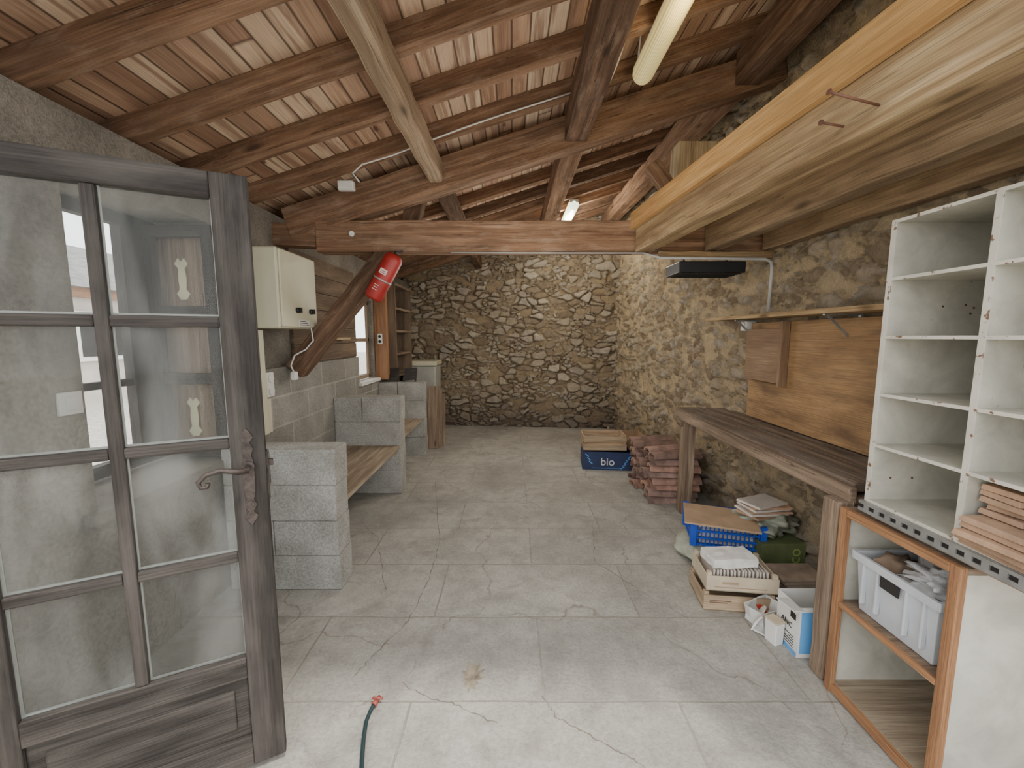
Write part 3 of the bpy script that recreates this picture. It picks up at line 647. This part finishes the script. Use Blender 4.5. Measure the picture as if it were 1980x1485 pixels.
for i in range(3):
    x = -1.03+i*.035
    tag(MB().beam((x, 5.25+.07*i, 0), (x-.03, 5.55+.05*i, .78-.06*i), .02, .14, 2, .001, Vector((1, 0, 0))).build('leaning_board', 'benchleg'), ['grey board leaning against the far block pier, tallest', 'grey board leaning behind the far block pier, middle one', 'short grey board leaning behind the far block pier, outermost'][i], 'board', 'leaning boards')
t = thing('storage_bin', 'cream lidded storage bin in the far left corner', 'bin', (-1.33, 6.15, 0))
MB().box((-1.34, 6.2, .51), (.44, .42, 1.02), None, (1.06, 1.06)).build('body', 'binplastic', t, .02); mb = MB(); mb.box((-1.34, 6.2, 1.06), (.50, .48, .07)); mb.build('lid', 'cream', t, .015)

# ------------------------------------------------------------ right wall: bench, shelf, panels
t = thing('workbench', 'old dark wooden workbench along the right stone wall', 'workbench', (1.6, 2.5, 0))
mb = MB(); mb.beam((1.485, 1.62, .84), (1.475, 3.42, .84), .20, .042, 12, .003); mb.beam((1.70, 1.62, .84), (1.68, 3.40, .84), .21, .042, 8, .002)
mb.build('worktop', 'bench', t, .006)
MB().beam((1.375, 1.60, .812), (1.37, 3.4, .815), .035, .075, 10, .004).build('front_rail', 'benchleg', t, .008)
for x, y in ((1.345, 1.635), (1.43, 3.30)):
    MB().beam((x, y, 0), (x, y, .79), .08 if y < 2 else .10, .075 if y < 2 else .09, 6, .003, Vector((1, 0, 0))).build('leg', 'benchleg', t, .008)
    MB().beam((1.36, y+.02, .765), (1.82, y+.02, .765), .08, .07, 4, .002).build('cross_bearer', 'benchleg', t, .006)
t = thing('wall_shelf', 'thin brown board shelf on brackets above the workbench', 'shelf', (1.7, 2.4, 1.57))
MB().beam((1.68, 1.55, 1.575), (1.66, 3.38, 1.585), .20, .026, 6, .001).build('board', 'joist', t, .002)
for y in (2.15, 3.0):
    mb = MB(); mb.b2(1.60, 1.80, y-.008, y+.008, 1.558, 1.566); mb.b2(1.785, 1.80, y-.008, y+.008, 1.36, 1.56); mb.beam((1.62, y, 1.558), (1.79, y, 1.40), .006, .012); mb.build('bracket', 'steel', t)
tag(MB().b2(1.735, 1.75, 1.75, 3.02, .87, 1.545).build('plywood_board', 'ply', bev=.002), 'large stained plywood board leaning behind the workbench', 'board')
t = thing('plywood_box', 'small brown plywood box fixed over the upper left of the larger stained board', 'box', (1.72, 2.8, 1.15))
MB().b2(1.69, 1.732, 2.62, 3.0, 1.15, 1.50).build('panel', 'ply2', t, .002)
MB().b2(1.682, 1.732, 2.595, 2.62, 1.13, 1.545).build('edge_batten', 'ply2', t, .002)

# pigeonhole unit
t = thing('pigeonhole_shelf', 'white worn pigeonhole shelving unit above the low cabinet on the right', 'shelf', (1.58, 1.2, .84))
XF, XBk = 1.33, 1.74; zs = [.838, 1.049, 1.236, 1.442, 1.644, 1.84]
for i, y in enumerate((1.49, 1.176, .862)):
    MB().b2(XF, XBk, y-.008, y+.008, .838, 1.850).build('side_panel' if i != 1 else 'divider', 'white', t, .002)
for i, z in enumerate(zs):
    for a, b in ((.870, 1.168), (1.184, 1.482)):
        MB().b2(XF+.003, XBk, a, b, z, z+.010).build('shelf' if 0 < i < 5 else ('top_panel' if i == 5 else 'bottom_panel'), 'white', t, .001)
MB().b2(XBk, XBk+.006, .853, 1.499, .838, 1.850).build('back_panel', 'white', t)
mb = MB()
for y in (1.49, 1.176, .862): mb.b2(XF-.003, XF-.0003, y-.009, y+.009, .838, 1.851)
for z in zs: mb.b2(XF-.0025, XF, .862, 1.49, z-.0005, z+.0105)
mb.build('worn_edging', 'whiteedge', t)
for (x, z) in ((1.52, 1.555), (1.60, 1.56), (1.63, 1.55), (1.66, 1.53), (1.62, 1.53), (1.40, .93), (1.48, .93)):
    MB().cyl((x, 1.482, z), (x, 1.480, z), .0035, n=8).build('screw_hole', 'nail', t)
# angle iron
t = thing('slotted_angle', 'grey perforated steel angle under the white pigeonhole shelf', 'angle bar', (1.32, 1.2, .8))
mb = MB(); Y0, Y1 = .86, 1.51
mb.b2(1.316, 1.321, Y0, Y1, .825, .836); mb.b2(1.316, 1.321, Y0, Y1, .797, .810)
n = 15; st = (Y1-Y0)/n
for i in range(n):
    y = Y0+i*st; mb.b2(1.316, 1.321, y, y+st*.45, .810, .825)
mb.b2(1.321, 1.40, Y0, Y1, .832, .837)
mb.build('bar', 'steel', t)
MB().b2(1.323, 1.326, Y0, Y1, .798, .836).build('slot_shade', 'dark', t)  # dark sheet standing in for the shade inside the slots
MB().b2(1.34, 1.8, .9, 1.48, .782, .83).build('bearer', 'benchleg', t)
# low cabinet
t = thing('open_cabinet', 'low open cabinet with orange wood edging and white sides under the pigeonhole shelf', 'cabinet', (1.55, 1.35, 0))
X0, X1, Y0, Y1, Z1 = 1.30, 1.80, 1.13, 1.57, .78
MB().b2(X0+.02, X1, Y0, Y0+.016, 0.0, Z1-.02).build('side_panel', 'white', t); MB().b2(X0+.02, X1, Y1-.016, Y1, 0.0, Z1-.02).build('side_panel', 'white', t)
MB().b2(X0+.02, X1, Y0+.016, Y1-.016, .03, .046).build('bottom_panel', 'seat', t); MB().b2(X0+.01, X1, Y0+.016, Y1-.016, .385, .40).build('shelf', 'benchleg', t)
MB().b2(X0+.02, X1, Y0, Y1, Z1-.018, Z1).build('top_panel', 'benchleg', t); MB().b2(X1-.006, X1, Y0+.016, Y1-.016, .046, Z1-.02).build('back_panel', 'white', t)
mb = MB(); mb.b2(X0, X0+.022, Y0-.003, Y0+.03, 0, Z1+.002); mb.b2(X0, X0+.022, Y1-.03, Y1+.003, 0, Z1+.002)
mb.b2(X0, X0+.022, Y0+.03, Y1-.03, Z1-.028, Z1+.002); mb.b2(X0, X0+.022, Y0+.03, Y1-.03, .01, .04); mb.b2(X0, X0+.015, Y0+.03, Y1-.03, .38, .402)
mb.build('edging', 'orangewood', t, .003)
t = thing('plastic_crate', 'pale grey plastic crate on the middle shelf of the open cabinet', 'crate', (1.50, 1.35, .402))
mb = MB().openbox((1.50, 1.355, .515), (.34, .31, .225), .006, 0, 1.1)
mb.build('body', 'greyplastic', t, .004)
mb = MB()
for a in (-1, 1): mb.b2(1.32, 1.68, 1.355+a*.16-.008, 1.355+a*.16+.008, .60, .63); mb.b2(1.50+a*.175-.008, 1.50+a*.175+.008, 1.195, 1.515, .60, .63)
for y in (1.24, 1.30, 1.41, 1.47): mb.b2(1.322, 1.34, y-.005, y+.005, .44, .61)
mb.build('rim', 'greyplastic', t, .003)
MB().b2(1.316, 1.322, 1.32, 1.39, .56, .60).build('handle_slot', 'dark', t)
tag(MB().blob((1.50, 1.32, .60), (.13, .11, .065), 3, .5, 4, 4.5).build('plastic_bag', 'clearbag'), 'crumpled clear plastic bag bulging out of the grey crate', 'bag')
tag(MB().blob((1.42, 1.45, .595), (.07, .045, .05), 8, .4, 3, 3).build('cloth_bundle', 'benchleg'), 'brown crumpled bundle beside the clear bag in the grey crate', 'bundle')
def tile_thing(c, rz, s, m, label, group, name='floor_tile'):
    mb = MB(); mb.box((0, 0, s[2]/2), s, None, (.96, .96))
    o = mb.build(name, m, None, .0015, recenter=False); o.location = c; o.rotation_euler = (0, 0, rz); return tag(o, label, 'tile', group)
for i in range(5): tile_thing((1.41+random.uniform(-.015, .015), 1.055, .850+i*.018), random.uniform(-.1, .1), (.24, .19, .0155), 'floortile', 'tan clay tile in the wide lower stack on the pigeonhole bottom shelf', 'clay tiles in the pigeonhole')
for i in range(5): tile_thing((1.44+random.uniform(-.015, .015), 1.10, .941+i*.018), random.uniform(-.2, .2), (.16, .11, .0155), 'floortile', 'tan clay tile in the narrow upper stack on the pigeonhole bottom shelf', 'clay tiles on top in the pigeonhole')
for i in range(3): tile_thing((1.40+random.uniform(-.006, .006), .93, .850+i*.018), random.uniform(-.1, .1), (.2, .05, .0155), 'floortile', 'clay tile offcut at the near end of the pigeonhole shelf', 'clay tile offcuts')

# ------------------------------------------------------------ things on the floor, right side
def slat_crate(c, s, rz, m, label, name='fruit_crate', solid=False):
    t = thing(name, label, 'crate', (c[0], c[1], c[2]), rz)
    x, y, z = s
    mb = MB(); mb.b2(-x/2, x/2, -y/2, y/2, 0, .006)
    h2 = z*(.42 if not solid else .86)
    for k in ((0, 1) if not solid else (0,)):
        z0 = k*(z-h2)
        for sy in (-1, 1): mb.box((0, sy*(y/2-.003), z0+h2/2), (x, .006, h2))
        for sx in (-1, 1): mb.box((sx*(x/2-.003), 0, z0+h2/2), (.006, y-.012, h2))
    mb.build('slats' if not solid else 'tray', m, t, 0, True)
    for sx in (-1, 1):
        for sy in (-1, 1): MB().box((sx*(x/2-.016), sy*(y/2-.016), z/2+.004), (.022, .022, z)).build('corner_post', m, t, 0, True)
    return t
RB6 = math.radians(-6); RZ = Matrix.Rotation(RB6, 3, 'Z'); RX90 = Matrix.Rotation(math.pi/2, 3, 'X')
t = thing('produce_carton', 'dark blue printed carton lettered bio under a wooden crate', 'box', (1.05, 4.56, 0), RB6)
MB().openbox((0, 0, .1), (.52, .36, .2), .006).build('carton', 'bluecard', t, 0, True)
text('bio', .12, 'plastic', 'lettering', t, Vector((1.05, 4.56, .09))+RZ@Vector((.01, -.182, 0)), RZ@RX90)
mb = MB()
for i in range(5): mb.box((.17+i*.018, -.1815, .03+i*.03), (.05, .002, .008), Matrix.Rotation(-.6, 3, 'Y'))
for i in range(3): mb.box((-.21+i*.02, -.1815, .16-i*.04), (.05, .002, .01), Matrix.Rotation(.7, 3, 'Y'))
mb.box((0, -.1815, .022), (.3, .002, .004))
mb.build('printed_stripes', 'paleblue', t, 0, True)
slat_crate((1.03, 4.60, .202), (.47, .33, .16), math.radians(-3), 'crate', 'shallow wooden crate on top of the dark blue carton')
slat_crate((1.41, 5.0, 0), (.40, .38, .30), 0, 'card', 'brown open box between the blue carton and the stone wall', 'open_box', True)
# canal tiles
def canal(n=10):
    mb = MB(); rings = []
    for k, (xx, r) in enumerate(((-.21, .088), (.21, .072))):
        out = [mb.bm.verts.new((xx, math.cos(math.pi*i/n)*r, math.sin(math.pi*i/n)*r*.7)) for i in range(n+1)]
        inn = [mb.bm.verts.new((xx, math.cos(math.pi*i/n)*(r-.015), math.sin(math.pi*i/n)*(r-.015)*.66)) for i in range(n+1)]
        rings.append((out, inn))
    (a, b), (c, d) = rings
    for i in range(n):
        for q in ([a[i], a[i+1], c[i+1], c[i]], [b[i+1], b[i], d[i], d[i+1]], [a[i+1], a[i], b[i], b[i+1]], [c[i], c[i+1], d[i+1], d[i]]): mb.bm.faces.new(q)
    for i in (0, n): mb.bm.faces.new([a[i], b[i], d[i], c[i]])
    return mb
rt = canal().build('roof_tile', 'terracotta', None, 0, recenter=False); first = True
for k in range(4):
    for j in range(8):
        o = rt if first else rt.copy()
        if not first: col.objects.link(o)
        first = False
        o.location = (1.42+random.uniform(-.045, .045)-(.02 if k == 0 else 0), 3.56+k*.183+random.uniform(-.01, .01), j*.056+.001); o.rotation_euler = (random.uniform(-.06, .06), random.uniform(-.03, .03), random.uniform(-.11, .11)+(math.pi if j % 2 else 0))
        tag(o, ['curved terracotta roof tile in the nearest column of the pile by the workbench', 'curved terracotta roof tile in the second column of the pile', 'curved terracotta roof tile in the third column of the pile', 'curved terracotta roof tile in the farthest column, beside the blue carton'][k], 'roof tile', 'terracotta roof tiles, column %s' % ['nearest', 'second', 'third', 'farthest'][k])
# sack, blue crate, board
tag(MB().blob((1.33, 2.60, .055), (.23, .27, .065), 1, .12, 4, 2).build('sack', 'sack'), 'flattened greenish white sack under the blue crate', 'sack')
rz = math.radians(-14); t = thing('plastic_crate', 'bright blue plastic lattice crate full of tiles under a brown board', 'crate', (1.39, 2.62, .125), rz)
mb = MB(); x, y, z = .40, .30, .15
mb.b2(-x/2, x/2, -y/2, y/2, 0, .006)
for sy in (-1, 1):
    for zz in (.004, .05, .095, .14): mb.box((0, sy*y/2, zz), (x, .008, .012))
    for i in range(17): mb.box((-x/2+i*x/16, sy*y/2, .075), (.007, .006, .15))
for sx in (-1, 1):
    for zz in (.004, .05, .095, .14): mb.box((sx*x/2, 0, zz), (.008, y, .012))
    for i in range(13): mb.box((sx*x/2, -y/2+i*y/12, .075), (.006, .007, .15))
    for sy in (-1, 1): mb.box((sx*x/2, sy*y/2, .08), (.035, .035, .165))
mb.build('lattice_body', 'blueplastic', t, 0, True)
for i in range(7):
    tile_thing((1.39+random.uniform(-.01, .01), 2.61, .134+i*.02), rz+random.uniform(-.05, .05), (.33, .24, .018), 'whitetile', 'pale tile packed inside the blue plastic crate', 'tiles in the blue crate')
tag(MB().box((1.33, 2.54, .298), (.42, .32, .012), Matrix.Rotation(rz-.12, 3, 'Z')).build('cardboard_sheet', 'card'), 'flat brown board lying on the blue plastic crate', 'board')
c = (1.215, 2.16); rz = math.radians(-7); R7 = Matrix.Rotation(rz, 3, 'Z')
t = slat_crate((c[0], c[1], 0), (.36, .25, .10), rz, 'crate', 'lower wooden fruit crate with red print below the carton of tiles', solid=True)
mb = MB()
mb.tube([(.07, -.126, .045), (.07, -.128, .045)], .018, 16); mb.tube([(.10, -.126, .042), (.10, -.128, .042)], .014, 16); mb.b2(.03, .14, -.1275, -.1258, .012, .018)
mb.build('red_logo', 'printred', t, 0, True)
mb = MB(); mb.b2(-.15, -.04, -.1268, -.1258, .055, .058); mb.b2(-.15, -.06, -.1268, -.1258, .045, .048); mb.build('small_print', 'nail', t, 0, True)
t = slat_crate((c[0]+.01, c[1], .112), (.36, .25, .095), rz, 'creamcard', 'upper cream fruit carton holding rows of white tiles', solid=True)
mb = MB(); mb.b2(-.14, .12, -.1268, -.1258, .02, .024); mb.b2(-.1, -.02, -.1268, -.1258, .04, .052); mb.build('small_print', 'card', t, 0, True)
for i in range(16):
    o = MB().box((0, 0, .048), (.010, .2, .096)).build('wall_tile', 'whitetile', None, .001, recenter=False)
    q = R7@Vector((-.135+i*.018, 0, 0)); o.location = (c[0]+.01+q.x, c[1]+q.y, .12); o.rotation_euler = (0, random.uniform(-.04, .04), rz)
    tag(o, 'white wall tile standing on edge in the upper fruit crate', 'tile', 'white tiles on edge in the fruit crate')
mb = MB().box((1.19, 2.15, .246), (.24, .14, .05), Matrix.Rotation(.05, 3, 'Z')).crumple(.008, 25, 5)
tag(mb.build('plaster_block', 'plaster'), 'rough white plaster block on top of the fruit crates', 'block')
t = thing('green_box', 'green printed carton lettered eco against the stone wall under the bench', 'box', (1.64, 2.55, 0))
MB().box((1.65, 2.48, .10), (.27, .2, .20)).build('carton', 'greencard', t, .003)
text('eco', .10, 'lime', 'lettering', t, Vector((1.72, 2.378, .10)), RX90@Matrix.Rotation(math.pi/2, 3, 'Z'))
tag(MB().blob((1.63, 2.54, .275), (.17, .13, .08), 5, .35, 4, 3).build('plastic_bag', 'bag'), 'crumpled grey green bag holding tiles on the green carton', 'bag')
for i in range(6): tile_thing((1.59+random.uniform(-.02, .02), 2.52, .335+i*.014), .2+random.uniform(-.3, .3), (.25, .17, .012), 'whitetile' if i % 2 else 'floortile', 'thin tile in the untidy pile on top of the crumpled bag', 'tiles on the crumpled bag')
for i in range(9): tile_thing((1.60+random.uniform(-.01, .01), 2.18, i*.0165), random.uniform(-.05, .05), (.25, .17, .0135), 'greytile', 'grey brown tile in the neat low stack under the workbench', 'grey brown tiles under the bench')
# white carton
t = thing('white_carton', 'white printed carton beside the near workbench leg', 'box', (1.45, 1.80, 0))
mb = MB().openbox((1.40, 1.80, .12), (.22, .15, .24), .004); mb.beam((1.29, 1.75, .24), (1.23, 1.74, .25), .1, .004)
mb.build('carton', 'plastic', t)
for i in range(5): MB().b2(1.288, 1.2895, 1.75, 1.75+random.uniform(.03, .09), .03+i*.012, .033+i*.012).build('print_line', 'black', t)
MB().b2(1.288, 1.2895, 1.745, 1.78, .165, .195).build('print_square', 'black', t)
text('ANC', .035, 'black', 'lettering', t, Vector((1.287, 1.80, .125)), Matrix.Rotation(-math.pi/2, 3, 'Z')@RX90)
MB().b2(1.288, 1.2895, 1.727, 1.873, .0, .02).build('blue_band', 'paleblue', t)
MB().b2(1.30, 1.50, 1.7235, 1.7248, .02, .22).build('blue_side', 'paleblue', t)
# flattened white packaging
t = thing('torn_packaging', 'torn white packaging tray lying beside the fruit crates', 'packaging', (1.30, 1.98, 0))
MB().openbox((1.29, 1.97, .045), (.17, .12, .09), .005, .35, 1.2).crumple(.014, 14, 2).build('tray', 'plastic', t)
MB().box((1.235, 1.93, .05), (.12, .006, .09), Matrix.Rotation(.9, 3, 'Z')@Matrix.Rotation(.5, 3, 'X')).crumple(.014, 18, 4).build('flap', 'plastic', t)
t = thing('white_tub', 'small white tub standing against the white carton', 'tub', (1.25, 1.84, 0))
MB().box((1.25, 1.825, .055), (.05, .06, .11), .3, (1.1, 1.1)).build('tub', 'plastic', t, .006)
MB().box((1.25, 1.825, .114), (.058, .068, .008), .3).build('lid', 'creamcard', t, .002)
tag(MB().box((1.25, 1.90, .012), (.10, .06, .012), .5).crumple(.008, 20, 4).build('paper_scrap', 'plastic'), 'crumpled white paper scrap on the floor before the torn packaging', 'paper')
# hose
pts = [PZ(698, 1520, .02), PZ(700, 1470, .012), PZ(703, 1430, .012), PZ(708, 1395, .013), PZ(716, 1375, .016), PZ(722, 1364, .02)]
t = thing('garden_hose', 'dark hose with dull red connector lying on the floor by the door', 'hose', PZ(710, 1420, 0))
sm = []
for a, b in zip(pts, pts[1:]): sm += [a.lerp(b, i/4) for i in range(4)]
MB().tube(sm+[pts[-1]], .0075, 10).build('tube', 'hose', t)
a = pts[-1]; d = Vector((.3, .9, .05)).normalized()
mb = MB().cyl(a, a+d*.022, .011, .010); mb.cyl(a+d*.02, a+d*.04, .008); mb.cyl(a+d*.026+Vector((-.02, 0, .006)), a+d*.026+Vector((.02, 0, .006)), .005); mb.build('connector', 'dullred', t)

# ------------------------------------------------------------ outside
o = MB().b2(-30, -2.0, -20, 40, -.2, -.05).build('ground', 'gravel', recenter=False); struct(o)
o = MB().b2(-2.0, 20, -20, -1.2, -.2, -.05).build('ground', 'gravel', recenter=False); struct(o)
t = thing('neighbour_house', 'pale neighbouring house with grey slate roof seen through the window', 'house', (-11, 11, -.05))
MB().b2(-14, -9.5, 3, 19, -.05, 2.45).build('wall', 'house', t)
MB().b2(-9.5, -9.35, 3, 19, 2.3, 2.55).build('fascia', 'orangewood', t)
MB().prism([(-9.1, 2.8, 2.5), (-12, 2.8, 3.9), (-15, 2.8, 2.5)], (0, 16.4, 0)).build('roof', 'slate', t)
w_ = MB().b2(-9.49, -9.42, 9, 10.2, .9, 2.0).build('window', 'plastic', t); MB().b2(-9.42, -9.41, 9.1, 10.1, 1.0, 1.9).build('pane', 'dark', w_)

# ------------------------------------------------------------ light
w = bpy.data.worlds.new('sky'); bpy.context.scene.world = w; w.use_nodes = True
bg = w.node_tree.nodes['Background']; bg.inputs[0].default_value = (.98, .985, 1, 1); bg.inputs[1].default_value = 3.5
s = bpy.data.lights.new('sun', 'SUN'); s.energy = 3.2; s.angle = math.radians(5); s.color = (1, .95, .86)
so = bpy.data.objects.new('sun', s); col.objects.link(so); so.rotation_euler = Vector((-.38, .38, -1)).to_track_quat('-Z', 'Y').to_euler()
def tube_fill_light(loc, e, c, r):
    l = bpy.data.lights.new('tube_fill_light', 'POINT'); l.energy = e; l.color = c; l.shadow_soft_size = r
    o = bpy.data.objects.new('tube_fill_light', l); col.objects.link(o); o.location = loc
tube_fill_light((.77, 2.0, 2.78), 6, (1, .82, .5), .06); tube_fill_light((.72, 5.4, 2.8), 38, (1, .93, .8), .08)
tube_fill_light((.1, 4.4, 1.7), 42, (1, .94, .84), .45); tube_fill_light((0, 2.4, 1.75), 18, (1, .94, .86), .4)  # two soft fill lights added to brighten the room, no fitting there

cam = bpy.data.cameras.new('camera'); cam.sensor_width = 36; cam.lens = 36*F/1980; cam.clip_start = .02
co = bpy.data.objects.new('camera', cam); col.objects.link(co); co.location = O; co.rotation_euler = (math.pi/2-TH, 0, 0)
bpy.context.scene.camera = co
